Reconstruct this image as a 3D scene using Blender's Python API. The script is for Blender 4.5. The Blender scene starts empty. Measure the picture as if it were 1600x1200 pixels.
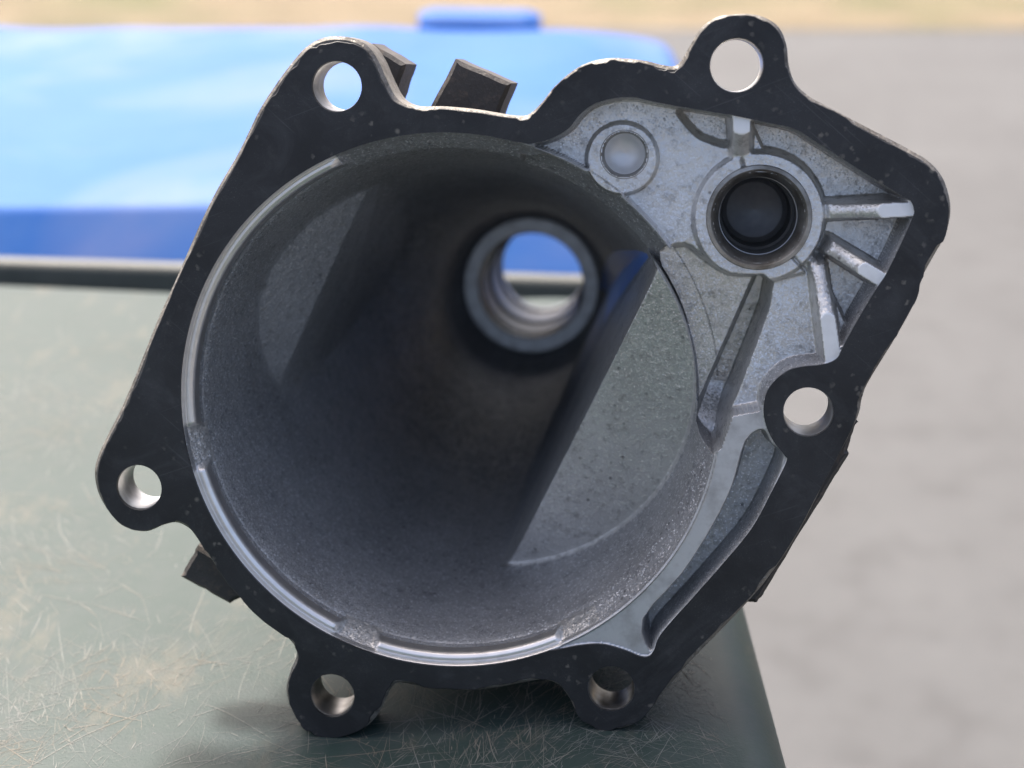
import bpy, bmesh, math, random
import numpy as np
from mathutils import Vector, Matrix
from mathutils.geometry import tessellate_polygon

# flange outlines measured in millimetres in the plane of the gasket face (x right, y up, bore axis at 0,0)
CAM_H = 0.23142
CAM_PITCH = 21.0; LENS = 58.500
BASE = (-28.48, -85.21)
BASE_W = (-0.04555, 0.35625, 0.00000)
AXES = ((0.995220, -0.097660, 0.000000), (0.017853, 0.181933, 0.983149), (-0.096015, -0.978449, 0.182806))
GASKET = [(-59.54,40.71),(-55.06,49.3),(-49.39,59.03),(-44.39,68.64),(-40.85,74.01),(-36.87,79.2),(-33.38,83.05),(-29.46,85.14),(-24.81,85.36),(-20.47,83.99),(-17.77,80.7),(-15.96,76.8),(-14.0,73.05),(-11.74,71.19),(-8.59,70.37),(-3.36,70.48),(5.0,69.91),(12.3,68.89),(16.3,68.68),(18.95,69.46),(21.7,72.27),(24.27,75.8),(28.15,79.32),(32.48,81.41),(37.71,82.21),(44.27,81.75),(48.66,80.54),(51.43,80.16),(53.27,81.34),(54.88,84.64),(57.17,88.79),(59.66,91.09),(62.91,92.26),(67.62,92.47),(71.23,91.54),(74.18,89.33),(75.92,85.83),(76.7,81.46),(78.32,77.5),(81.46,74.71),(86.3,72.24),(95.4,67.7),(104.37,63.02),(109.23,60.26),(112.43,56.88),(114.12,52.73),(114.67,48.54),(114.11,44.02),(112.36,40.02),(109.44,33.77),(108.69,29.61),(104.59,20.7),(98.79,9.83),(97.25,5.83),(96.61,1.55),(94.03,-5.28),(89.51,-15.34),(83.58,-28.56),(77.85,-38.31),(74.29,-43.42),(67.9,-51.11),(58.2,-62.63),(51.12,-73.18),(48.12,-76.82),(44.12,-78.87),(39.27,-79.31),(35.3,-77.88),(32.87,-75.03),(31.54,-71.96),(29.27,-68.78),(26.09,-67.3),(22.95,-67.31),(14.16,-69.43),(6.1,-70.87),(-4.72,-70.63),(-11.11,-69.97),(-13.35,-71.09),(-14.78,-73.84),(-16.21,-77.61),(-19.26,-81.64),(-23.78,-84.26),(-28.48,-85.21),(-32.54,-84.6),(-35.78,-82.58),(-38.19,-78.5),(-39.3,-73.51),(-38.29,-69.27),(-36.66,-65.68),(-36.64,-63.01),(-38.88,-59.97),(-45.29,-55.49),(-50.08,-50.94),(-54.05,-46.2),(-58.0,-40.64),(-60.99,-35.88),(-63.35,-32.72),(-66.7,-31.25),(-70.26,-32.05),(-74.83,-33.89),(-79.67,-32.96),(-83.31,-29.69),(-85.62,-25.24),(-86.3,-20.41),(-85.37,-16.17),(-83.13,-11.11),(-79.76,-4.75),(-75.53,4.6),(-69.66,18.89),(-64.73,29.55)]
OPEN_UP = [(18.49,62.74),(21.74,63.39),(24.82,64.63),(27.87,66.73),(30.01,69.54),(33.17,72.06),(37.53,73.45),(42.34,73.83),(45.71,73.17),(51.71,72.13),(63.82,70.36),(71.68,68.93),(78.8,67.5),(84.27,64.45),(92.86,59.31),(103.83,52.91),(105.75,51.94),(106.72,50.08),(106.45,47.46),(101.95,36.05),(99.46,31.55),(95.92,24.75),(92.38,17.3),(91.47,15.16),(89.62,13.89),(87.01,13.2),(83.65,12.78),(80.31,11.75),(77.46,9.38),(75.53,6.26),(74.97,2.27),(75.73,-1.53),(77.69,-5.31),(80.38,-8.59),(80.9,-10.12),(78.08,-16.91),(73.55,-26.65),(67.27,-35.47),(60.88,-43.75),(53.11,-53.8),(51.4,-58.1),(50.22,-59.79),(48.05,-59.91),(44.13,-58.48),(38.66,-57.3),(33.22,-57.91),(29.35,-58.92)]
HOLES = [(-26.47,75.01),(-75.86,-22.88),(65.37,81.4),(85.36,2.04),(41.31,-68.45),(-27.81,-74.06)]
HUB = [(72.32,46.54),(87.4,46.93),(71.64,61.68)]
BUSH = [(72.95,46.08),(84.79,46.39),(72.44,57.55)]
BOSS = [(39.89,59.47),(48.72,59.67),(40.13,51.24)]
WEBTIP = [(52.14,38.78),(57.47,41.5),(49.5,40.68)]
RIB_A = [(67.0,69.63),(67.67,60.77)]
RIB_B = [(106.57,49.85),(88.1,48.35)]
RIB_C = [(100.88,33.3),(88.82,40.24)]
RIB_D = [(90.6,14.48),(86.54,36.16)]
POCKET_A = [(52.63,71.52),(64.49,70.27),(65.23,63.14),(59.5,64.06),(55.97,66.23)]
PLATE_E = [(75.98,31.28),(87.05,34.64),(89.81,10.18),(74.83,6.54),(74.28,1.82),(66.72,-0.03),(70.69,10.76)]
VALLEY = [(55.31,39.6),(60.0,36.5),(66.25,32.82),(76.23,30.8),(70.88,10.08),(67.3,-0.01),(63.63,-8.92),(56.69,1.99),(55.91,14.6),(52.21,27.76),(49.59,36.98)]
GROOVE = [(75.28,29.57),(62.43,-5.42)]
CURVE_OUT = [(70.74,-4.93),(70.19,-6.04),(68.22,-16.72),(64.37,-26.5),(57.35,-39.08),(48.35,-50.98),(51.13,-60.13)]
LOWPOCKET = [(71.18,-5.73),(75.09,-2.8),(77.33,-6.11),(80.16,-9.09),(77.68,-17.12),(73.15,-26.89),(66.84,-35.73),(60.44,-44.02),(52.49,-54.1),(50.48,-58.76),(48.51,-50.74),(57.5,-38.87),(64.49,-26.32),(68.62,-16.41)]
CHORD_L = [(-24.6,48.7),(-53.3,-10.9)]
CHORD_R = [(47.9,37.0),(8.0,-54.1)]
NOTCH = [(-61.3,-12.51),(-22.65,-60.41),(34.25,-56.99)]
TAB_B = [(-1.68,81.96),(12.07,76.37),(7.54,64.69),(-10.7,64.31)]
TAB_A = [(-22.25,85.3),(-13.83,80.52),(-16.95,71.19),(-20.8,77.32)]
TAB_C = [(-65.96,-41.58),(-70.52,-50.05),(-57.71,-56.71),(-48.5,-50.22)]
SIDE_R = [(97.55,0.47),(95.77,-8.16),(96.0,-9.56),(90.2,-20.2),(77.73,-44.34),(76.01,-47.18),(72.44,-47.03),(75.1,-37.18),(91.9,-6.28)]
BLUE_REFLECTION = [(48.92,34.79),(40.56,28.53),(33.09,18.77),(28.28,3.7),(26.6,-13.25),(30.5,-14.9),(37.86,3.14),(46.7,24.39)]
BORE = [(1.29,1.37),(-25.52,-1.63),(24.71,4.73),(2.02,24.63),(0.62,-25.92)]

R = math.radians
scene = bpy.context.scene
col = scene.collection

# ---------------------------------------------------------------- camera, sky, sun, exposure
cam = bpy.data.cameras.new('camera')
cam.sensor_width = 36.0; cam.lens = LENS
cam.clip_start = 0.01; cam.clip_end = 3000.0
cam.dof.use_dof = True; cam.dof.focus_distance = 0.396; cam.dof.aperture_fstop = 11.5
cam_o = bpy.data.objects.new('camera', cam); col.objects.link(cam_o)
cam_o.location = (0, 0, CAM_H); cam_o.rotation_euler = (R(90 - CAM_PITCH), 0, 0)
scene.camera = cam_o

SUN_EL, SUN_AZ = 56.0, -26.0            # azimuth from +Y (away from the viewer) towards +X
world = bpy.data.worlds.new('World'); scene.world = world; world.use_nodes = True
wn = world.node_tree.nodes; wl = world.node_tree.links
sky = wn.new('ShaderNodeTexSky'); sky.sky_type = 'NISHITA'; sky.sun_disc = False
sky.sun_elevation = R(SUN_EL); sky.sun_rotation = R(SUN_AZ)
sky.dust_density = 8.0; sky.air_density = 0.7; sky.ozone_density = 0.3
wl.new(sky.outputs[0], wn['Background'].inputs[0]); wn['Background'].inputs[1].default_value = 0.15

sun = bpy.data.lights.new('sun', 'SUN'); sun.energy = 2.1; sun.angle = R(9.0); sun.color = (1.0, 0.965, 0.925)
sun_o = bpy.data.objects.new('sun', sun); col.objects.link(sun_o)
sd = Vector((math.sin(R(SUN_AZ)) * math.cos(R(SUN_EL)), math.cos(R(SUN_AZ)) * math.cos(R(SUN_EL)), math.sin(R(SUN_EL))))
sun_o.rotation_euler = sd.to_track_quat('Z', 'Y').to_euler()
sun_o.location = sd * 5

vs = scene.view_settings
vs.view_transform = 'Standard'; vs.look = 'None'; vs.gamma = 1.0; vs.use_curve_mapping = False
vs.exposure = 1.4
scene.cycles.max_bounces = 5; scene.cycles.diffuse_bounces = 3; scene.cycles.glossy_bounces = 4
scene.cycles.caustics_reflective = False; scene.cycles.caustics_refractive = False
scene.cycles.use_denoising = True

# ---------------------------------------------------------------- material helpers
class NT:
    """small node-graph writer"""
    def __init__(self, name):
        self.m = bpy.data.materials.new(name); self.m.use_nodes = True
        self.t = self.m.node_tree; self.n = self.t.nodes; self.l = self.t.links
        self.b = self.n['Principled BSDF']
        self.co = self.n.new('ShaderNodeTexCoord').outputs['Object']
    def put(self, sock, v):
        if hasattr(v, 'links') or isinstance(v, bpy.types.NodeSocket): self.l.new(v, sock)
        else:
            if isinstance(v, (tuple, list)) and len(v) == 3 and sock.type == 'RGBA': v = (*v, 1)
            sock.default_value = v
    def set(self, **k):
        for a, v in k.items(): self.put(self.b.inputs[a.replace('_', ' ')], v)
    def mapped(self, scale=(1, 1, 1), rot=(0, 0, 0), loc=(0, 0, 0), src=None):
        n = self.n.new('ShaderNodeMapping'); self.l.new(src or self.co, n.inputs[0])
        n.inputs['Scale'].default_value = scale; n.inputs['Rotation'].default_value = rot; n.inputs['Location'].default_value = loc
        return n.outputs[0]
    def noise(self, scale, detail=3, rough=.55, src=None, dist=0.0, out='Fac'):
        n = self.n.new('ShaderNodeTexNoise'); self.l.new(src or self.co, n.inputs['Vector'])
        n.inputs['Scale'].default_value = scale; n.inputs['Detail'].default_value = detail
        n.inputs['Roughness'].default_value = rough; n.inputs['Distortion'].default_value = dist
        return n.outputs[out]
    def voro(self, scale, out='Distance', feature='F1', src=None, rand=1.0):
        n = self.n.new('ShaderNodeTexVoronoi'); n.feature = feature; self.l.new(src or self.co, n.inputs['Vector'])
        n.inputs['Scale'].default_value = scale; n.inputs['Randomness'].default_value = rand
        return n.outputs[out]
    def ramp(self, fac, stops):
        n = self.n.new('ShaderNodeValToRGB'); self.l.new(fac, n.inputs[0]); e = n.color_ramp.elements
        while len(e) < len(stops): e.new(.5)
        for q, (p, c) in zip(e, stops):
            q.position = p; q.color = (c, c, c, 1) if isinstance(c, (int, float)) else (*c, 1)
        return n.outputs[0]
    def mix(self, fac, a, b, mode='MIX'):
        n = self.n.new('ShaderNodeMix'); n.data_type = 'RGBA'; n.blend_type = mode
        self.put(n.inputs[0], fac); self.put(n.inputs[6], a); self.put(n.inputs[7], b)
        return n.outputs[2]
    def math(self, op, a, b=0.0, clamp=False):
        n = self.n.new('ShaderNodeMath'); n.operation = op; n.use_clamp = clamp
        self.put(n.inputs[0], a); self.put(n.inputs[1], b); return n.outputs[0]
    def bump(self, h, strength, dist, normal=None):
        n = self.n.new('ShaderNodeBump'); self.l.new(h, n.inputs['Height'])
        n.inputs['Strength'].default_value = strength; n.inputs['Distance'].default_value = dist
        if normal is not None: self.l.new(normal, n.inputs['Normal'])
        return n.outputs[0]

M = {}
def cast(name, base, dark, rough, grain=1.0, metal=.9, stain=(.05, .04, .03), stain_amt=.5, glitter=.35, tiltamt=.5, speck=(.025, .022, .02)):
    t = NT(name)
    big = t.noise(45, 3, .6); mid = t.noise(380, 3, .65)
    v = t.n.new('ShaderNodeTexVoronoi'); t.l.new(t.co, v.inputs['Vector']); v.inputs['Scale'].default_value = 2900.0
    cell = t.n.new('ShaderNodeSeparateColor'); t.l.new(v.outputs['Color'], cell.inputs[0])
    c = t.mix(t.ramp(big, [(.35, 0), (.68, 1)]), base, dark)
    c = t.mix(t.math('MULTIPLY', t.ramp(mid, [(.54, 0), (.72, 1)]), stain_amt), c, stain)
    pit = t.math('MULTIPLY', t.ramp(t.voro(330), [(.10, 1), (.2, 0)]), t.ramp(big, [(.5, 0), (.6, .6)]))
    c = t.mix(pit, c, speck)
    glit = t.ramp(cell.outputs[0], [(.90, 0), (.95, 1)])      # bright crystal facets of the casting skin
    c = t.mix(t.math('MULTIPLY', glit, glitter), c, (.9, .91, .92))
    t.set(Base_Color=c, Metallic=metal, Roughness=t.math('ADD', t.math('MULTIPLY', mid, .22), rough - .11))
    bn = t.bump(mid, .6 * grain, .00045)
    def vm(op, a, b=None, s=None):
        n = t.n.new('ShaderNodeVectorMath'); n.operation = op; t.l.new(a, n.inputs[0])
        if b is not None: t.put(n.inputs[1], b)
        if s is not None: t.put(n.inputs['Scale'], s)
        return n.outputs[0]
    # every crystal of the skin is tilted its own way
    tilt = vm('SCALE', vm('SUBTRACT', v.outputs['Color'], (.5, .5, .5)), s=t.math('MULTIPLY', t.ramp(cell.outputs[2], [(.3, .25), (.9, 1)]), tiltamt))
    t.set(Normal=vm('NORMALIZE', vm('ADD', bn, tilt))); M[name] = t.m

cast('cast_aluminium', (.76, .75, .725), (.62, .61, .59), .43, 1.0, .85, (.16, .15, .13), .45)
cast('shaded_casting', (.44, .438, .435), (.345, .343, .342), .48, 1.1, .5, (.14, .14, .14), .5, .7, .9)  # casting tone darkened to stand in for shade inside the bell
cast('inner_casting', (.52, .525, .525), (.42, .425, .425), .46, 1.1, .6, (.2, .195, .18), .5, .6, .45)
cast('worn_edge', (.30, .275, .235), (.10, .092, .08), .55, .8, .4, (.05, .045, .04), .7, .1)
cast('outer_casting', (.07, .065, .06), (.04, .037, .035), .62, .8, .3, (.17, .13, .10), .5, .0, .3)

def lin_(t): return t.noise(700, 3, .5, src=t.mapped((1, .06, 1), (0, 0, .5)))
t = NT('machined_aluminium')
lin = t.noise(700, 3, .5, src=t.mapped((1, .06, 1), (0, 0, .5)))
t.set(Base_Color=t.mix(t.ramp(t.noise(300, 4), [(.5, 0), (.8, .35)]), (.90, .865, .82), (.55, .53, .5)), Metallic=.9,
      Roughness=t.math('ADD', t.math('MULTIPLY', lin, .15), .3), Normal=t.bump(lin, .15, .0001))
M['machined_aluminium'] = t.m

t = NT('milled_bright')
t.set(Base_Color=t.mix(t.ramp(t.noise(300, 4), [(.5, 0), (.8, .4)]), (.93, .92, .90), (.7, .68, .65)), Metallic=.35, Roughness=.4, Normal=t.bump(lin_(t), .12, .0001))
M['milled_bright'] = t.m
t = NT('dull_machined')
t.set(Base_Color=t.mix(t.ramp(t.noise(220, 4), [(.45, 0), (.75, 1)]), (.62, .62, .61), (.42, .41, .4)), Metallic=.75,
      Roughness=.45, Normal=t.bump(t.noise(900, 3), .15, .0002))
M['dull_machined'] = t.m

t = NT('bush_steel')
t.set(Base_Color=t.mix(t.ramp(t.noise(180, 4), [(.4, 0), (.7, 1)]), (.42, .40, .37), (.2, .18, .155)), Metallic=.9, Roughness=.38)
M['bush_steel'] = t.m
t = NT('bore_steel')
t.set(Base_Color=(.30, .30, .30), Metallic=.9, Roughness=.42, Normal=t.bump(t.noise(600, 3), .15, .0002))
M['bore_steel'] = t.m
t = NT('oily_black')
t.set(Base_Color=t.mix(t.noise(300, 3), (.11, .112, .115), (.2, .2, .2)), Metallic=.8, Roughness=.45); M['oily_black'] = t.m
t = NT('painted_reflection')  # blue of a sky reflection put into the base colour
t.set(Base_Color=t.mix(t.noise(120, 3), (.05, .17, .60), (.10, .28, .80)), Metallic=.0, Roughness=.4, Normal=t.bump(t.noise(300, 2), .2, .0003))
M['painted_reflection'] = t.m

t = NT('black_gasket')
n1 = t.noise(30, 5, .6); n2 = t.noise(170, 5, .7); n3 = t.noise(900, 2)
c = t.mix(t.ramp(n1, [(.4, 0), (.7, 1)]), (.010, .0102, .011), (.030, .031, .033))
sp = t.math('MULTIPLY', t.ramp(t.voro(130), [(.03, 1), (.10, 0)]), t.ramp(t.noise(38, 3), [(.5, 0), (.6, 1)]))
c = t.mix(t.math('MULTIPLY', sp, .6), c, (.26, .235, .19))
c = t.mix(t.math('MULTIPLY', t.ramp(n2, [(.58, 0), (.78, 1)]), .2), c, (.13, .125, .115))
wob = t.n.new('ShaderNodeVectorMath'); wob.operation = 'SCALE'; t.l.new(t.noise(600, 2, .6, out='Color'), wob.inputs[0]); wob.inputs['Scale'].default_value = .002
wo2 = t.n.new('ShaderNodeVectorMath'); wo2.operation = 'ADD'; t.l.new(t.co, wo2.inputs[0]); t.l.new(wob.outputs[0], wo2.inputs[1])
sp2 = t.math('MULTIPLY', t.ramp(t.voro(330, src=wo2.outputs[0]), [(.08, 1), (.24, 0)]), t.ramp(t.noise(55, 3, .6), [(.46, 0), (.6, 1)]))
c = t.mix(t.math('MULTIPLY', sp2, .65), c, (.20, .18, .15))
c = t.mix(t.math('MULTIPLY', t.ramp(t.noise(42, 6, .7, dist=1.5), [(.50, 0), (.74, 1)]), .5), c, (.065, .066, .068))
n4 = t.noise(2600, 2, .6)
c = t.mix(t.math('MULTIPLY', t.math('MULTIPLY', t.ramp(n4, [(.6, 0), (.72, 1)]), t.ramp(t.noise(60, 4, .65), [(.45, 0), (.65, 1)])), .35), c, (.17, .16, .145))
sc1 = t.noise(1.0, 1, .5, src=t.mapped((35, 1800, 1), src=t.mapped(rot=(0, 0, .7)))); sc2 = t.noise(1.0, 1, .5, src=t.mapped((1500, 30, 1), src=t.mapped(rot=(0, 0, 1.2))))
scr = t.math('MULTIPLY', t.math('MAXIMUM', t.ramp(sc1, [(.68, 0), (.74, 1)]), t.ramp(sc2, [(.68, 0), (.74, 1)])), t.ramp(n1, [(.45, 0), (.6, .4)]))
c = t.mix(scr, c, (.09, .09, .09))
t.set(Base_Color=c, Roughness=t.math('ADD', t.math('MULTIPLY', n2, .25), .36), Specular_IOR_Level=.5,
      Normal=t.bump(n2, .15, .0003, t.bump(n3, .2, .0002)))
M['black_gasket'] = t.m

def plastic(name, c0, c1, rough, worn, scale=1.0, rust_amt=.3, spec=.5, blotch=None):
    t = NT(name)
    big = t.noise(7 * scale, 3, .6)
    c = t.mix(t.ramp(big, [(.35, 0), (.7, 1)]), c0, c1)
    grime = t.noise(75 * scale, 4, .7)
    if blotch: c = t.mix(t.ramp(t.noise(4.5, 3, .6, dist=.8), [(.48, 0), (.66, .8)]), c, blotch)
    c = t.mix(t.math('MULTIPLY', t.ramp(grime, [(.42, 0), (.7, 1)]), .55), c, worn)
    c = t.mix(t.math('MULTIPLY', t.ramp(t.noise(30 * scale, 4, .75, src=t.mapped((1, .45, 1), (0, 0, .6))), [(.55, 0), (.70, 1)]), rust_amt), c, (.40, .29, .19))
    t.set(Base_Color=c, Roughness=t.math('ADD', t.math('MULTIPLY', grime, .2), rough - .1), Specular_IOR_Level=spec,
          Normal=t.bump(t.math('ADD', grime, t.noise(700 * scale, 2, .6)), .2, .0004))
    M[name] = t.m
plastic('green_plastic', (.022, .042, .037), (.032, .052, .047), .46, (.052, .066, .064), 1.6, .10, .18)
plastic('blue_plastic', (.020, .105, .36), (.03, .12, .38), .55, (.055, .145, .38), .35, .02, .1, (.11, .17, .38))
plastic('rim_plastic', (.045, .052, .045), (.06, .065, .058), .55, (.09, .095, .085), .6, .05, .4)
t = NT('scratch_pale')
t.set(Base_Color=t.mix(t.ramp(t.noise(35, 2), [(.45, 0), (.65, 1)]), (.17, .178, .165), (.17, .148, .115)), Roughness=.7); M['scratch_pale'] = t.m

t = NT('asphalt')
a1 = t.noise(1.6, 4, .6); a2 = t.noise(60, 3, .7); a3 = t.noise(7.5, 5, .7)
c = t.mix(t.ramp(a1, [(.35, 0), (.7, 1)]), (.072, .074, .075), (.054, .055, .056))
c = t.mix(t.math('MULTIPLY', t.ramp(a3, [(.50, 0), (.64, 1)]), .7), c, (.040, .040, .041))
c = t.mix(t.math('MULTIPLY', a2, .35), c, (.15, .148, .144))
t.set(Base_Color=c, Roughness=.85, Normal=t.bump(a2, .5, .004)); M['asphalt'] = t.m

t = NT('dry_grass')
g1 = t.noise(2.2, 4, .6); g2 = t.noise(.7, 3)
c = t.mix(t.ramp(g1, [(.35, 0), (.65, 1)]), (.25, .195, .12), (.18, .14, .08))
c = t.mix(t.ramp(g2, [(.55, 0), (.68, .8)]), c, (.12, .125, .05))
t.set(Base_Color=c, Roughness=.9, Normal=t.bump(t.noise(90, 4), .8, .03)); M['dry_grass'] = t.m

# ---------------------------------------------------------------- mesh helpers
MM = .001
def tag(o, label=None, cat=None, kind=None, group=None):
    for k, v in (('label', label), ('category', cat), ('kind', kind), ('group', group)):
        if v: o[k] = v
    return o
def link(name, verts, faces, mats, parent=None, smooth=True, fmat=None, sharp=None):
    me = bpy.data.meshes.new(name); me.from_pydata(verts, [], faces); 
    for m in (mats if isinstance(mats, (list, tuple)) else [mats]): me.materials.append(M[m])
    if fmat is not None: me.polygons.foreach_set('material_index', np.asarray(fmat, dtype=np.int32))
    if smooth: me.polygons.foreach_set('use_smooth', np.ones(len(me.polygons), dtype=bool))
    if sharp: me.set_sharp_from_angle(angle=R(sharp))
    me.update()
    o = bpy.data.objects.new(name, me); col.objects.link(o)
    if parent: o.parent = parent
    return o
def spline(pts, n=6, closed=True):
    """Catmull-Rom through the measured points"""
    P = np.array(pts, float); N = len(P); out = []
    rng = range(N) if closed else range(N - 1)
    for i in rng:
        if closed: p0, p1, p2, p3 = P[i - 1], P[i], P[(i + 1) % N], P[(i + 2) % N]
        else: p0, p1, p2, p3 = P[max(i - 1, 0)], P[i], P[i + 1], P[min(i + 2, N - 1)]
        for k in range(n):
            s = k / n
            out.append(.5 * ((2 * p1) + (p2 - p0) * s + (2 * p0 - 5 * p1 + 4 * p2 - p3) * s * s + (3 * p1 - p0 - 3 * p2 + p3) * s ** 3))
    if not closed: out.append(P[-1])
    return np.array(out)
def area(p): return .5 * np.sum(p[:, 0] * np.roll(p[:, 1], -1) - np.roll(p[:, 0], -1) * p[:, 1])
def ccw(p): return p if area(p) > 0 else p[::-1]
def offset(p, d):
    """push a counter-clockwise loop outwards by d (number or one value per point)"""
    a = np.roll(p, 1, 0); b = np.roll(p, -1, 0); t_ = b - a; t_ /= np.linalg.norm(t_, axis=1)[:, None] + 1e-9
    nrm = np.stack([t_[:, 1], -t_[:, 0]], 1)
    return p + nrm * (np.asarray(d).reshape(-1, 1) if np.ndim(d) else d)
def ring(cx, cy, r, n=48): 
    a = np.linspace(0, 2 * math.pi, n, endpoint=False); return np.stack([cx + r * np.cos(a), cy + r * np.sin(a)], 1)
def sdf(P, poly):
    """signed distance of points to a polygon, negative inside"""
    x, y = P[:, 0], P[:, 1]; best = np.full(len(x), 1e9); ins = np.zeros(len(x), bool)
    A = poly; B = np.roll(poly, -1, 0)
    for (ax, ay), (bx, by) in zip(A, B):
        ex, ey = bx - ax, by - ay; wx, wy = x - ax, y - ay
        t_ = np.clip((wx * ex + wy * ey) / (ex * ex + ey * ey + 1e-12), 0, 1)
        best = np.minimum(best, (wx - t_ * ex) ** 2 + (wy - t_ * ey) ** 2)
        c = ((ay > y) != (by > y))
        if ey != 0: ins ^= c & (x < ex * (y - ay) / ey + ax)
    d = np.sqrt(best); return np.where(ins, -d, d)
def sst(a, b, x):
    t_ = np.clip((x - a) / (b - a), 0, 1); return t_ * t_ * (3 - 2 * t_)
def seg(P, a, b):
    a = np.array(a); b = np.array(b); e = b - a; L = np.linalg.norm(e)
    w = P - a; s = w @ e / L; d = np.abs(w[:, 0] * e[1] - w[:, 1] * e[0]) / L
    return s, d, L
def loc(p, z):
    """face-plane millimetres and depth behind the gasket face -> local metres of the housing"""
    return ((p[0] - BASE[0]) * MM, (p[1] - BASE[1]) * MM, -z * MM)
def prism(name, outer, holes, z0, z1, mats, parent, cham=0.0, sharp=35, fmat=None):
    """plate with holes between two depths; the front outer edge can carry a chamfer"""
    outer = ccw(np.asarray(outer, float)); holes = [ccw(np.asarray(h, float)) for h in holes]
    V = []; Fc = []
    def addloop(p, z):
        i = len(V); V.extend(loc(q, z) for q in p); return list(range(i, i + len(p)))
    def wall(a, b, flip):
        n = len(a)
        for i in range(n):
            j = (i + 1) % n; f = (a[i], a[j], b[j], b[i]); Fc.append(f[::-1] if not flip else f)
    top_o = addloop(offset(outer, -cham) if cham else outer, z0)
    if cham:
        mid = addloop(outer, z0 + cham); wall(top_o, mid, False); bot_o = addloop(outer, z1); wall(mid, bot_o, False)
    else:
        bot_o = addloop(outer, z1); wall(top_o, bot_o, False)
    tops, bots = [top_o], [bot_o]
    for h in holes:
        a = addloop(h, z0); b = addloop(h, z1); wall(a, b, True); tops.append(a); bots.append(b)
    for loops, flip in ((tops, False), (bots, True)):
        flat = [i for l in loops for i in l]
        for f in tessellate_polygon([[Vector((V[i][0], V[i][1], 0)) for i in l] for l in loops]):
            f = [flat[i] for i in f]
            (x0, y0), (x1, y1), (x2, y2) = [V[i][:2] for i in f]
            up_ = (x1 - x0) * (y2 - y0) - (x2 - x0) * (y1 - y0) > 0
            Fc.append(f if up_ != flip else f[::-1])
    return link(name, V, Fc, mats, parent, True, fmat, sharp)
def lathe(name, prof, cx, cy, mats, parent, n=96, closed=False, sharp=35, a0=0, a1=2 * math.pi):
    """profile of (radius, depth) turned about an axis parallel to the bore"""
    V = []; Fc = []; m = len(prof); full = abs(a1 - a0 - 2 * math.pi) < 1e-6
    cnt = n if full else n + 1
    for k in range(cnt):
        a = a0 + (a1 - a0) * k / n
        for r, z in prof: V.append(loc((cx + r * math.cos(a), cy + r * math.sin(a)), z))
    for k in range(n):
        k2 = (k + 1) % cnt
        for i in range(m if closed else m - 1):
            j = (i + 1) % m; Fc.append((k * m + i, k2 * m + i, k2 * m + j, k * m + j))
    return link(name, V, Fc, mats, parent, True, None, sharp)
# ---------------------------------------------------------------- the ground
def sheet(name, x0, x1, y0, y1, z, mat, nx=2, ny=2):
    V = [(x0 + (x1 - x0) * i / (nx - 1), y0 + (y1 - y0) * j / (ny - 1), z) for j in range(ny) for i in range(nx)]
    Fc = [(j * nx + i, j * nx + i + 1, (j + 1) * nx + i + 1, (j + 1) * nx + i) for j in range(ny - 1) for i in range(nx - 1)]
    return tag(link(name, V, Fc, mat), kind='structure')
GZ = -1.07
sheet('ground', -900, 900, -900, 900, GZ - .004, 'asphalt')
sheet('grass_verge', -900, 900, 8.25, 900, GZ, 'dry_grass')

# ---------------------------------------------------------------- green lid the casting stands on
def loft_lid(name, nx, ny, fn, mat, parent, skirt):
    V = [fn(i / (nx - 1), j / (ny - 1)) for j in range(ny) for i in range(nx)]
    Fc = [(j * nx + i, j * nx + i + 1, (j + 1) * nx + i + 1, (j + 1) * nx + i) for j in range(ny - 1) for i in range(nx - 1)]
    edge = [i for i in range(nx)] + [j * nx + nx - 1 for j in range(1, ny)] + [(ny - 1) * nx + i for i in range(nx - 2, -1, -1)] + [j * nx for j in range(ny - 2, 0, -1)]
    b = len(V); V += [(V[e][0], V[e][1], V[e][2] - skirt) for e in edge]; n = len(edge)
    for k in range(n): Fc.append((edge[k], b + k, b + (k + 1) % n, edge[(k + 1) % n]))
    return link(name, V, Fc, mat, parent, True, None, 50)
def roundoff(d, r):
    """drop of a surface at distance d (m) from its edge with edge radius r"""
    if d >= r: return 0.0
    return r - math.sqrt(max(r * r - (r - d) ** 2, 0))
def edges(n, lo=.0005, k=2.2):
    """0..1 samples crowded towards both ends"""
    return [.5 - .5 * math.copysign(abs(math.cos(math.pi * i / (n - 1))) ** (1 / k), math.cos(math.pi * i / (n - 1))) for i in range(n)]
GX0, GX1 = -.52, .068
def far_edge(x): return .7035 - .141 * (x - .011)
ex = edges(120); ey = edges(120)
def crown(x): return .0057 * float(sst(-.046, .024, np.array([x]))[0])
def green_top(s, t_):
    s = ex[round(s * 119)]; t_ = ey[round(t_ * 119)]
    x = GX0 + (GX1 - GX0) * s; y = .09 + (far_edge(x) - .09) * t_
    # rounded plan corners
    z = crown(x) - roundoff(GX1 - x, .013) - roundoff(x - GX0, .013) - roundoff(far_edge(x) - y, .011) - roundoff(y - .09, .013)
    return (x, y, z)
gb = bpy.data.objects.new('green_bin', None); col.objects.link(gb); gb.location = (-.2, .4, GZ)
tag(gb, 'scratched dark green plastic bin whose flat lid carries the grey casting', 'bin')
def under(o, e): 
    o.parent = e; o.matrix_parent_inverse = Matrix.Translation(e.location).inverted(); return o
under(loft_lid('lid', 120, 120, green_top, 'green_plastic', None, .02), gb)
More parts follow.
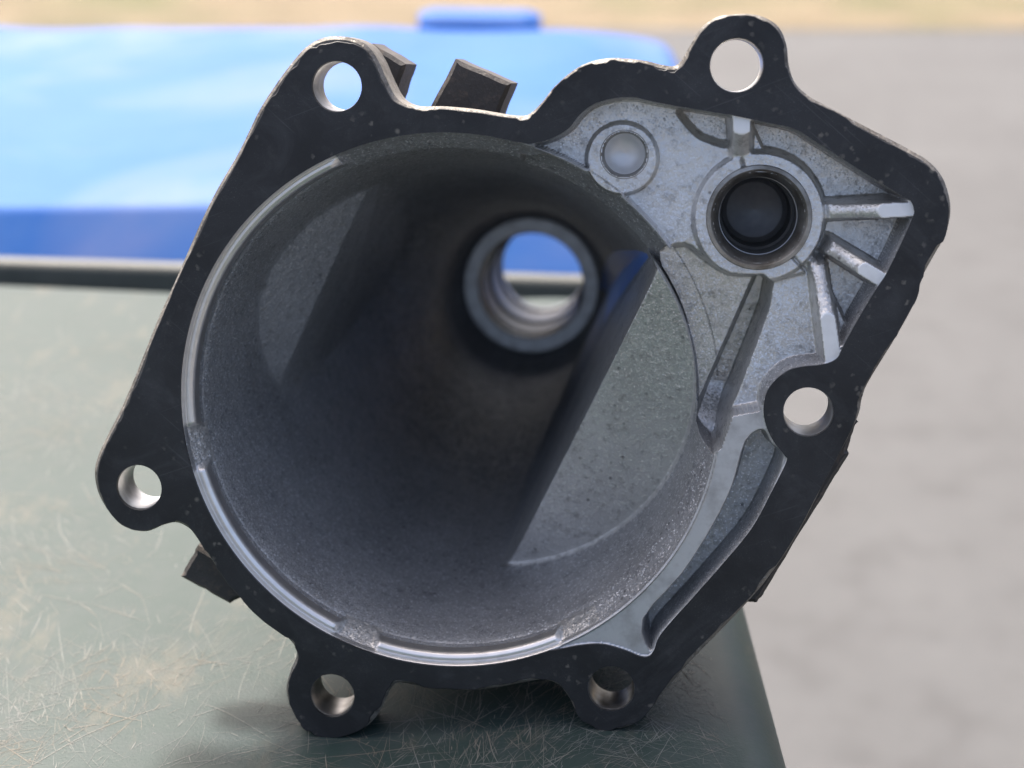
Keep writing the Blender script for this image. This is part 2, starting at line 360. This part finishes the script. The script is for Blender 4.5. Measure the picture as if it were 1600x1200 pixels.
def taper_box(name, x0, x1, y0, y1, z0, z1, k, mat):
    V = []; 
    cx, cy = (x0 + x1) / 2, (y0 + y1) / 2
    for z, q in ((z0, k), (z1, 1.0)):
        for (x, y) in ((x0, y0), (x1, y0), (x1, y1), (x0, y1)): V.append((cx + (x - cx) * q, cy + (y - cy) * q, z))
    return link(name, V, [(0, 1, 5, 4), (1, 2, 6, 5), (2, 3, 7, 6), (3, 0, 4, 7), (3, 2, 1, 0), (4, 5, 6, 7)], mat, None, False)
under(taper_box('body', GX0 + .03, GX1 - .03, .12, .66, GZ, -.03, .82, 'green_plastic'), gb)
# the many fine scratches and scuffs worn into the lid, thin pale strips following its surface
def scratches(n, seed):
    rg = random.Random(seed); V = []; Fc = []
    hot = [(rg.uniform(-.25, .06), rg.uniform(.30, .60), rg.uniform(0, math.pi)) for _ in range(46)] + [(.0, .352, 1.2), (.02, .345, .5), (.045, .36, 2.2), (-.02, .35, 1.8), (.03, .37, .9)]
    for k in range(n):
        if rg.random() < .75:
            hx_, hy_, ha = rg.choice(hot); x = rg.gauss(hx_, .014); y = rg.gauss(hy_, .016); a = rg.gauss(ha, .4)
        else: x = rg.uniform(-.30, .062); y = rg.uniform(.28, .69); a = rg.uniform(0, math.pi)
        L = min(rg.lognormvariate(math.log(.005), .85), .05); w = rg.choice((.00002, .00003, .00003, .00004, .00006, .0001)); bend = rg.gauss(0, 6)
        m = max(3, int(L / .0015)); m = min(m, 14); pts = []
        for i in range(m + 1):
            pts.append((x, y)); x += math.cos(a) * L / m; y += math.sin(a) * L / m; a += bend * L / m + rg.gauss(0, .025)
        if not all(GX0 + .03 < p[0] < GX1 - .0145 and .1 < p[1] < far_edge(p[0]) - .012 for p in pts): continue
        b0 = len(V)
        for i, (px, py) in enumerate(pts):
            qx, qy = pts[min(i + 1, m)]; ox, oy = pts[max(i - 1, 0)]; dx, dy = qx - ox, qy - oy; d = math.hypot(dx, dy) + 1e-9
            ww = w * (1 - (2 * i / m - 1) ** 4) + .00001
            for sg in (-1, 1): V.append((px - dy / d * ww * sg, py + dx / d * ww * sg, crown(px) + .00009))
        for i in range(m): Fc.append((b0 + 2 * i, b0 + 2 * i + 1, b0 + 2 * i + 3, b0 + 2 * i + 2))
    o = link('scratch_marks', V, Fc, 'scratch_pale', None, True); tag(o, kind='stuff'); return o
under(scratches(11000, 5), gb)
# raised hinge rail along the back of the lid
def rail(name, x0, x1, yc, w, zt, h, mat, n=40):
    V = []; Fc = []; prof = [(-w / 2, -h), (-w / 2, -.004), (-w / 2 + .002, -.001), (-w / 2 + .005, 0), (w / 2 - .005, 0), (w / 2 - .002, -.001), (w / 2, -.004), (w / 2, -h)]
    m = len(prof)
    for i in range(n):
        x = x0 + (x1 - x0) * i / (n - 1)
        for py, pz in prof: V.append((x, yc(x) + py, zt + pz))
    for i in range(n - 1):
        for j in range(m): Fc.append((i * m + j, (i + 1) * m + j, (i + 1) * m + (j + 1) % m, i * m + (j + 1) % m))
    Fc.append(tuple(range(m))[::-1]); Fc.append(tuple(range((n - 1) * m, n * m)))
    return link(name, V, Fc, mat, None, True, None, 40)
under(rail('hinge_rail', GX0 + .01, GX1 - .012, lambda x: .7665 - .105 * x, .014, -.006, .05, 'rim_plastic'), gb)
under(taper_box('back_ledge', GX0 + .02, GX1 - .02, .60, .80, -.06, -.034, 1.0, 'green_plastic'), gb)

# ---------------------------------------------------------------- blue lid behind
BX0, BX1, BY0, BY1 = -.56, .125, .835, 1.36
bex = edges(90); bey = edges(90)
def blue_edge_y(x): return BY0 - .10 * (x + .2), BY1 - .12 * (x + .2)
def blue_top(s, t_):
    s = bex[round(s * 89)]; t_ = bey[round(t_ * 89)]
    x = BX0 + (BX1 - BX0) * s; ya, yb = blue_edge_y(x)
    # plan corners drawn in
    cr = .05; dx = min(x - BX0, BX1 - x)
    pull = cr - math.sqrt(max(cr * cr - (cr - dx) ** 2, 0)) if dx < cr else 0
    ya += pull; yb -= pull; y = ya + (yb - ya) * t_
    z = -.003 + .021 * ((y - BY0) / (BY1 - BY0)) + .004 * math.sin((x + .3) * 5)
    d_ = y - ya; z -= max(0.0, .034 - d_) * .95 + roundoff(yb - y, .012) + roundoff(BX1 - x, .014) + roundoff(x - BX0, .014)
    z += .007 * math.exp(-((y - 1.098) / .016) ** 2) * float(sst(-.26, -.22, np.array([x]))[0] * (1 - sst(-.17, -.15, np.array([x]))[0]))
    z += .003 * math.sin(x * 27 + y * 15) * math.sin(y * 21 - x * 9)
    return (x, y, z)
bb = bpy.data.objects.new('blue_bin', None); col.objects.link(bb); bb.location = (-.2, 1.1, GZ)
tag(bb, 'bright blue plastic bin lid lying out of focus behind the green lid', 'bin')
under(loft_lid('lid', 90, 90, blue_top, 'blue_plastic', None, .004), bb)
under(taper_box('body', BX0 + .05, BX1 - .05, BY0 + .08, BY1 - .06, GZ, -.035, .82, 'blue_plastic'), bb)
def handle_piece():
    V = []; Fc = []; n = 24; m = 12
    for i in range(n):
        s = i / (n - 1); x = -.075 + .098 * s
        for j in range(m):
            a = 2 * math.pi * j / m
            k = 1 - .25 * max(0, abs(s - .5) * 2 - .8) / .2
            V.append((x, blue_edge_y(x)[1] + .02 + .028 * k * math.cos(a), .020 + .013 * k * math.sin(a)))
    for i in range(n - 1):
        for j in range(m): Fc.append((i * m + j, i * m + (j + 1) % m, (i + 1) * m + (j + 1) % m, (i + 1) * m + j))
    Fc.append(tuple(range(m))); Fc.append(tuple(range((n - 1) * m, n * m))[::-1])
    return link('hinge_knuckle', V, Fc, 'blue_plastic', None, True, None, 60)
under(handle_piece(), bb)

# ---------------------------------------------------------------- the cast housing
hs = bpy.data.objects.new('gearbox_housing', None); col.objects.link(hs)
m3 = Matrix(AXES).transposed().to_4x4(); m3.translation = Vector(BASE_W); hs.matrix_world = m3
tag(hs, 'hollow grey cast aluminium gearbox housing with black gasket face standing on the green lid', 'housing')

gk = ccw(spline(GASKET, 6))
# opening: bell circle plus the webbed recess
RB = 65.0
a_end = math.atan2(OPEN_UP[0][1], OPEN_UP[0][0]); a_start = math.atan2(OPEN_UP[-1][1], OPEN_UP[-1][0])
arc_a = np.linspace(a_start, a_end - 2 * math.pi, 150)[2:-2]
opening = ccw(np.vstack([spline(OPEN_UP, 5, False), np.stack([RB * np.cos(arc_a), RB * np.sin(arc_a)], 1)]))
hr = [5.75, 5.55, 6.0, 5.75, 5.6, 5.45]

rnd = np.random.RandomState(4)
def rough_loop(p, amp, seed, k=9):
    n = len(p); r_ = np.random.RandomState(seed); v = np.zeros(n); x = np.arange(n) / n * 2 * math.pi
    for f in (7, 13, 29, 61, 97, 151): v += r_.uniform(-1, 1) * np.sin(f * x + r_.uniform(0, 6.3)) / (1 + f / 40)
    return v * amp / 2
chips = np.zeros(len(gk)); cr_ = np.random.RandomState(21)
for _ in range(95):                       # chips out of the worn outer edge of the gasket
    i = cr_.randint(len(gk)); w_ = cr_.randint(1, 4); chips[np.arange(i - w_, i + w_) % len(gk)] -= cr_.uniform(.12, .42)
gk_in = offset(gk, rough_loop(gk, .2, 3) + np.maximum(chips, -.8))
prism('gasket', gk_in, [opening] + [ring(c[0], c[1], r + .15) for c, r in zip(HOLES, hr)], 0, .8, 'black_gasket', hs, .15)
# casting flange: a little larger than the gasket, more at the upper-left lug and along the left edge
ang = np.degrees(np.arctan2(gk[:, 1], gk[:, 0])) % 360
grow = .35 + .9 * np.exp(-((ang - 112) / 9) ** 2) + .55 * sst(115, 125, ang) * (1 - sst(195, 215, ang)) + .3 * np.exp(-((ang - 52) / 7) ** 2)
fl = offset(gk, grow + rough_loop(gk, .5, 8))
prism('flange', fl, [offset(opening, 1.0)] + [ring(c[0], c[1], r) for c, r in zip(HOLES, hr)], .8, 12.5, 'worn_edge', hs, .8)
# bright reamed sleeves of the bolt holes; the lower two darkened to imitate shade
for k, (c, r) in enumerate(zip(HOLES, hr)):
    lathe('bolt_hole', [(r + .02, .95), (r - .12, 1.3), (r - .12, 12.4)], c[0], c[1], 'bush_steel' if k > 3 else 'dull_machined', hs, 48)

# ---- inner surface as depth over the face plane
LAB = {k: i for i, k in enumerate(['none', 'bell_wall', 'seat_ring', 'ledge_left', 'ledge_right', 'web_plate', 'hub', 'boss', 'rib_a', 'rib_b', 'rib_c', 'rib_d', 'pocket', 'side_plate', 'valley', 'curved_rib', 'low_pocket', 'recess_wall', 'reflection_patch', 'seat_ring_b', 'seat_ring_c', 'seat_ring_d', 'notch', 'notch_b', 'notch_c'])}
PLZ = 10.0
prof_r = [24.0, 25.4, 30.0, 61.0, 61.6, 62.0, 62.25, 62.7, 63.4, 64.1, 64.45, 64.6, 64.75, 65.0, 66]
prof_z = [243., 240., 222., 10.5, 8.6, 8.0, 3.4, 2.5, 2.0, 2.0, 2.3, 2.3, 1.4, .95, .85]
def chord(G, a, b):
    (x0, y0), (x1, y1) = a, b; e = np.array([x1 - x0, y1 - y0]); e /= np.linalg.norm(e); n = np.array([e[1], -e[0]])
    d = (G - np.array(a)) @ n; return d if (-np.array(a)) @ n > 0 else -d     # positive on the bore side
web_zone = np.array([(10, 60.0), (20, 90), (120, 90), (120, -80), (20, -80), (30, -55), (58, -26), (60, 0), (58, 20)])
val_poly = spline(VALLEY, 3); pa_poly = spline(POCKET_A, 3); lp_poly = spline(LOWPOCKET, 3); op_poly = opening[::2]
def field(G, in_bell):
    """depth behind the face and part label at points of the face plane"""
    N = len(G)
    r = np.hypot(G[:, 0], G[:, 1]); th = np.degrees(np.arctan2(G[:, 1], G[:, 0])) % 360
    lab = np.full(N, LAB['bell_wall'])
    near = r > 58.0
    def msd(poly, m=None):
        m = near if m is None else m; d = np.full(N, 50.0); d[m] = sdf(G[m], poly); return d
    right = near & (G[:, 0] > 20)
    s_open = np.where(r < 64.0, -9.0, 50.0); mm = near; s_open[mm] = sdf(G[mm], op_poly)
    s_val = msd(val_poly, right); s_E = msd(np.array(PLATE_E), right); s_pa = msd(pa_poly, right); s_lp = msd(lp_poly, right); s_web = msd(web_zone, right)
    # bell: seat ring, short cylinder, cone to the rear bearing
    z = np.interp(r, prof_r, prof_z)
    is_ring = (r > 62.0) & (r < 65.6); notch = np.zeros(N, bool)
    for (nx_, ny_) in NOTCH:
        a = math.degrees(math.atan2(ny_, nx_)) % 360; w = np.abs((th - a + 180) % 360 - 180)
        k = (1 - sst(3.4, 5.6, w)) * sst(59.2, 60.4, r)
        zn = np.interp(r, [58.9, 60.2, 61.0, 62.0, 63.0, 64.0, 64.75, 65, 66], [24.8, 16, 11.5, 8.2, 5.9, 4.0, 2.6, .95, .85])
        z = z * (1 - k) + zn * k; is_ring &= ~(k > .35); notch |= (k > .35) & (r > 61.6)
    kt = np.maximum(sst(57, 60, th) * (1 - sst(112, 117, th)), np.maximum(sst(303, 305, th), 1 - sst(5, 8, th))); is_ring &= kt < .5
    z = z * (1 - kt) + np.interp(r, prof_r[:4] + [62.4, 63.6, 64.5, 65.0, 66], prof_z[:4] + [7, 4.5, 2.4, .95, .85]) * kt
    na = sorted(math.degrees(math.atan2(b_, a_)) % 360 for a_, b_ in NOTCH)
    for a_, nm in zip(na, ('notch', 'notch_b', 'notch_c')): lab[notch & (np.abs(th - a_) < 12)] = LAB[nm]
    for lo, hi, nm in ((60, na[0], 'seat_ring'), (na[0], na[1], 'seat_ring_b'), (na[1], na[2], 'seat_ring_c'), (na[2], 361, 'seat_ring_d'), (-1, 60, 'seat_ring_d')):
        lab[is_ring & (th > lo) & (th <= hi)] = LAB[nm]
    # ledges either side of the cone
    dl = chord(G, *CHORD_L); dr = chord(G, *CHORD_R); inb = r < 59.9
    def smin(a, b, k):
        h = np.clip(.5 + .5 * (b - a) / k, 0, 1); return b * (1 - h) + a * h - k * h * (1 - h)
    pl = 1.25 * G[:, 0] - .77 * G[:, 1] + 117.0; pr = -.16 * G[:, 0] - .43 * G[:, 1] + 30.2
    zl = np.where(pl < z + 4, smin(pl, z, 4.0), z); zr = np.where(pr < z + 6, smin(pr, z, 6.0), z)
    kl = sst(-2.6, 2.4, dl); kr = sst(-2.8, 2.2, dr)
    z2 = np.where(inb & (dl < 2.4), zl * (1 - kl) + z * kl, z); lab[inb & (dl < -.4) & (pl < z - .5)] = LAB['ledge_left']
    z2 = np.where(inb & (dr < 2.2), zr * (1 - kr) + z2 * kr, z2); lab[inb & (dr < -.2) & (pr < z - .5)] = LAB['ledge_right']
    z = z2
    # sky reflection painted in blue on the cone beside the right ledge
    m = (r < 58); sf = np.full(N, 50.0); sf[m] = sdf(G[m], spline(BLUE_REFLECTION, 3)); lab[(sf < 1.5) & (dr > .2) & (G[:, 1] > 0)] = LAB['reflection_patch']
    # web area outside the bell circle
    web = (r > 64.6) & (s_open < 1.2) & (s_web < 0)
    hub_r = np.hypot(G[:, 0] - HUB[0][0], G[:, 1] - HUB[0][1]); boss_r = np.hypot(G[:, 0] - BOSS[0][0], G[:, 1] - BOSS[0][1])
    zw = np.full(N, PLZ); lw = np.full(N, LAB['web_plate'])
    pk = sst(-.2, 1.2, (G[:, 0] - 66.5)) * sst(-1.0, .8, hub_r - 15.6) * sst(0, 1, G[:, 1] - 36.0 + 1.9 * (G[:, 0] - 86.5))
    zw = zw + 5.0 * pk; lw[pk > .6] = LAB['pocket']
    ka = 1 - sst(-1.3, .6, s_pa); zw = zw + 4.0 * ka; lw[ka > .6] = LAB['pocket']
    kE = 1 - sst(-.6, .4, s_E); zw = np.where(kE > 0, zw * (1 - kE) + 11.0 * kE, zw); lw[kE > .5] = LAB['side_plate']
    kh = 1 - sst(14.7, 15.9, hub_r); zw = zw * (1 - kh) + 7.6 * kh; lw[hub_r < 15.4] = LAB['hub']
    for pa, pb in (((HUB[0][0] - 3.6, HUB[0][1] + 9.5), (HUB[0][0] - 5.2, HUB[0][1] + 17.0)), ((HUB[0][0] + 7.2, HUB[0][1] - 8.0), (HUB[0][0] + 12.6, HUB[0][1] - 13.4))):
        s, d, L = seg(G, pa, pb); zw = zw + 1.3 * (1 - sst(.15, .55, d)) * sst(-.5, 0, s) * (1 - sst(L - 1.5, L, s))     # split lines across the hub
    for a_, b_, w0, w1, name, flat in ((RIB_A[0], RIB_A[1], 2.4, 2.2, 'rib_a', .42), (RIB_B[0], RIB_B[1], 2.1, 2.1, 'rib_b', .42),
                                       (RIB_C[0], RIB_C[1], 2.1, 2.0, 'rib_c', .45), (RIB_D[0], RIB_D[1], 2.3, 1.9, 'rib_d', .50)):
        # from the flange to the hub; the tip is milled level with the face
        s, d, L = seg(G, a_, b_); f = np.clip(s / L, 0, 1); w = w0 + (w1 - w0) * f
        top = np.clip(1.0 + (s - flat * L) / ((1 - flat) * L) * 6.6 + .6 * d ** 2 / w * sst(.3 * flat * L, 1.1 * flat * L, s), 1.0, 7.6)
        k = (1 - sst(w - .4, w + .8, d)) * (1 - sst(L - .5, L + 2.0, s)) * sst(-4.5, -3.5, s)
        zw = np.where(k > 0, np.minimum(zw, zw * (1 - k) + top * k), zw)
        lw[(k > .55) & (zw < 7.5) & (hub_r > 15.2)] = LAB[name]
    # valley between the bell and the plate, with the rail groove along it
    kv = 1 - sst(-1.2, .5, s_val); sg, dg, Lg = seg(G, *GROOVE)
    zv = 19.0 + 9.0 * (1 - sst(2.3, 4.0, dg)) * (1 - sst(.75 * Lg, 1.1 * Lg, sg)) - .2 * (G[:, 1] - 20)
    zw = np.where(kv > 0, zw * (1 - kv) + zv * kv, zw); lw[kv > .5] = LAB['valley']
    # lower pocket and the milled curved rib beside it
    low = (G[:, 1] < 3.5) & (s_E > 0); kp = 1 - sst(-1.2, .1, s_lp); zc = 1.3 * (1 - kp) + 12.0 * kp
    lowm = low & (s_val > .4)
    zw = np.where(lowm, zc, zw); lw = np.where(lowm, np.where(kp > .5, LAB['low_pocket'], LAB['curved_rib']), lw)
    # close up to the flange
    ko = sst(-.9, -.05, s_open)
    tip = np.isin(lw, [LAB[n] for n in ('rib_a', 'rib_b', 'rib_c', 'rib_d', 'curved_rib')]) & (zw < 3)
    zw = np.where(tip, zw, zw * (1 - ko) + .9 * ko); lw[(s_open > -.85) & ~tip] = LAB['recess_wall']
    zw = np.where(s_open > .1, .9, zw)
    val_in = (s_val < .2) & (r > 60.0)
    zmix = np.where(web, zw, z)
    z = np.where(web & (r < 65.2) & ~val_in, np.minimum(zw, z), zmix)
    upper = (th > 0) & (th < 75) & (r > 59.6) & (r <= 64.9) & (s_open < -3) & ~val_in
    z = np.where(upper, np.interp(r, [59.6, 62.8, 64.0, 65], [20, 13.5, PLZ + .6, PLZ]), z); lab[upper] = LAB['bell_wall']
    lab = np.where(web, lw, lab)
    z = np.where(val_in & (r < 65.2), zv, z); lab[val_in & (r < 65.2)] = LAB['valley']
    kbs = 1 - sst(8.0, 8.8, boss_r); z = z * (1 - kbs) + 7.9 * kbs; lab[boss_r < 8.6] = LAB['boss']
    z = np.where((s_open > .05) & (r > 64.9), .9, z)
    keep = (s_open < .85) & (hub_r > 10.6) & (np.hypot(G[:, 0] - BOSS[0][0] - .5, G[:, 1] - BOSS[0][1] - 1.0) > 5.2) & (r > 25.3)
    keep &= (r < 65.35) if in_bell else (r > 64.75)
    return z, lab, keep
PARTS = {'bell_wall': ('bell_wall', ['shaded_casting']), 'seat_ring': ('seat_ring', ['machined_aluminium']), 'ledge_left': ('ledge', ['inner_casting']), 'ledge_right': ('ledge', ['cast_aluminium']),  # left ledge toned darker than the right to imitate how light falls
         'web_plate': ('web_plate', ['cast_aluminium']), 'hub': ('hub', ['cast_aluminium']), 'boss': ('boss', ['cast_aluminium']), 'rib_a': ('rib', ['cast_aluminium', 'milled_bright']),
         'rib_b': ('rib', ['cast_aluminium', 'milled_bright']), 'rib_c': ('rib', ['cast_aluminium', 'milled_bright']), 'rib_d': ('rib', ['cast_aluminium', 'milled_bright']),
         'pocket': ('pocket_floor', ['cast_aluminium']), 'side_plate': ('side_plate', ['cast_aluminium']), 'valley': ('rail_channel', ['cast_aluminium']), 'curved_rib': ('curved_rib', ['dull_machined']),
         'low_pocket': ('lower_pocket', ['inner_casting']), 'recess_wall': ('recess_wall', ['shaded_casting']), 'reflection_patch': ('blue_reflection', ['painted_reflection']), 'notch': ('cast_notch', ['cast_aluminium']), 'notch_b': ('cast_notch', ['cast_aluminium']), 'notch_c': ('cast_notch', ['cast_aluminium']), 'seat_ring_b': ('seat_ring', ['machined_aluminium']), 'seat_ring_c': ('seat_ring', ['machined_aluminium']), 'seat_ring_d': ('seat_ring', ['machined_aluminium'])}
bucket = {k: [[], [], [], []] for k in PARTS}       # vertices, faces, normals, milled flag
def add_grid(G, nv, nu, wrap, in_bell):
    z, lab, keep = field(G, in_bell)
    idx = np.arange(nu * nv).reshape(nv, nu)
    if wrap: idx = np.vstack([idx, idx[:1]])
    q = np.stack([idx[:-1, :-1], idx[:-1, 1:], idx[1:, 1:], idx[1:, :-1]], -1).reshape(-1, 4)
    q = q[keep[q].all(1)]; ql = lab[q[:, 0]]
    W = np.stack([(G[:, 0] - BASE[0]) * MM, (G[:, 1] - BASE[1]) * MM, -z * MM], 1)
    # shading normals of the whole field, so that the split parts shade as one casting
    P3 = np.stack([G[:, 0], G[:, 1], -z], 1).reshape(nv, nu, 3)
    du = np.gradient(P3, axis=1)
    dv = (np.roll(P3, -1, 0) - np.roll(P3, 1, 0)) if wrap else np.gradient(P3, axis=0)
    nr = np.cross(du, dv).reshape(-1, 3); nr /= np.linalg.norm(nr, axis=1)[:, None] + 1e-12
    nr[nr[:, 2] < 0] *= -1
    flip = False
    f0 = q[0]; e1 = W[f0[1]] - W[f0[0]]; e2 = W[f0[3]] - W[f0[0]]
    if np.cross(e1, e2)[2] < 0: q = q[:, ::-1]
    for k in PARTS:
        f = q[ql == LAB[k]]
        if not len(f): continue
        used, inv = np.unique(f, return_inverse=True); B = bucket[k]; off = sum(len(v) for v in B[0])
        B[0].append(W[used]); B[1].append(inv.reshape(-1, 4) + off); B[2].append(nr[used]); B[3].append(z[f].max(1) < 1.35)
U0, U1, V0, V1, ST = 10.0, 110.0, -68.0, 76.0, .28
gu = np.arange(U0, U1, ST); gv = np.arange(V0, V1, ST)
add_grid(np.stack(np.meshgrid(gu, gv), -1).reshape(-1, 2), len(gv), len(gu), False, False)
rs = np.concatenate([np.arange(25.0, 61.5, .2), np.arange(61.5, 65.45, .12)]); NT_ = 1200
ta = np.arange(NT_) / NT_ * 2 * math.pi
add_grid((np.stack([np.cos(ta), np.sin(ta)], 1)[:, None, :] * rs[None, :, None]).reshape(-1, 2), NT_, len(rs), True, True)
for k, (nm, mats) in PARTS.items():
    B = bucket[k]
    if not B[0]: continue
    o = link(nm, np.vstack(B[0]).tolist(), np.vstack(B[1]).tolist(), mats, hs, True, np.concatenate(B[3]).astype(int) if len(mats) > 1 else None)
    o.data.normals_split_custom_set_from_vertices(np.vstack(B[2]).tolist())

# ---- turned parts
hx, hy = HUB[0]; bx, by = BUSH[0]
lathe('bush', [(12.6, 8.2), (12.1, 7.0), (11.3, 6.9), (10.9, 7.3), (9.6, 9.6), (9.3, 10.4), (9.3, 22)], hx, hy, 'bush_steel', hs, 96)
lathe('rail_bore', [(10.2, 13), (9.1, 13.2), (9.0, 22), (8.4, 22.6), (8.3, 30), (7.9, 30.6)], hx, hy, 'bore_steel', hs, 64)
lathe('bore_end', [(7.95, 30.5), (7.0, 31.2), (6.7, 31.4), (.01, 32.4)], hx, hy, 'oily_black', hs, 64, sharp=70)
lathe('rail_tube', [(12.5, 18), (12.5, 46), (.01, 47)], hx, hy, 'outer_casting', hs, 48)
cx_, cy_ = BOSS[0]
lathe('dowel_hole', [(5.9, 7.95), (5.6, 7.85), (5.2, 8.2), (5.0, 9.4), (4.75, 12.2)], cx_ + .5, cy_ + 1.0, 'bush_steel', hs, 64)
lathe('drill_point', [(4.8, 11.6), (4.4, 12.2), (3.4, 13.0), (2.0, 13.6), (.01, 13.9)], cx_ + .5, cy_ + 1.0, 'milled_bright', hs, 64)
lathe('rear_ring', [(26.4, 242), (25.9, 238.6), (25.2, 238.0), (20.4, 238.0), (19.9, 238.8), (19.9, 247)], 0, 0, 'dull_machined', hs, 96)
lathe('rear_bush', [(20.0, 245), (19.4, 245.4), (19.2, 246), (19.2, 268), (18.1, 268.4), (18.1, 274), (18.6, 274.5), (18.6, 298), (17.7, 298.5), (17.7, 308), (18.3, 309)], 0, 0, 'oily_black', hs, 96)
lathe('outer_shell', [(62.8, 41), (61.5, 47), (34.5, 222), (30.5, 230), (29, 268), (24.5, 282), (23.6, 309), (22.8, 310), (18.4, 310), (18.2, 308)], 0, 0, 'outer_casting', hs, 128)
# pan behind the webbed recess
pan = offset(opening[::2], 2.6)
def wall_strip(name, loop, z0, z1):
    V = []; n = len(loop)
    for zz in (z0, z1): V += [loc(p, zz) for p in loop]
    Fc = [(i, n + i, n + (i + 1) % n, (i + 1) % n) for i in range(n)]
    # back plate joining the pan to the bell
    return V, Fc
V, Fc = wall_strip('pan', pan, 9.0, 40.0); n = len(pan); b = len(V)
inner = []
for p in pan:
    rr = math.hypot(*p); inner.append((p[0] / rr * 62.5, p[1] / rr * 62.5) if rr > 62.5 else p)
V += [loc(p, 42.0) for p in inner]; Fc += [(n + i, b + i, b + (i + 1) % n, n + (i + 1) % n) for i in range(n)]
link('web_pan', V, Fc, 'outer_casting', hs, True, None, 40)
# outside lugs and stiffening ribs that show past the flange
for nm, poly, z0, z1 in (('outer_rib', TAB_B, 22, 40), ('outer_rib', TAB_A, 22, 40), ('outer_rib', TAB_C, 15, 24), ('side_rib', SIDE_R, 6.5, 26)):
    p = ccw(np.array(poly)); p = np.vstack([np.linspace(p[i], p[(i + 1) % len(p)], 9)[:-1] for i in range(len(p))])
    prism(nm, offset(p, rough_loop(p, .25, int(z0))), [], z0, z1, 'outer_casting', hs, 1.0)
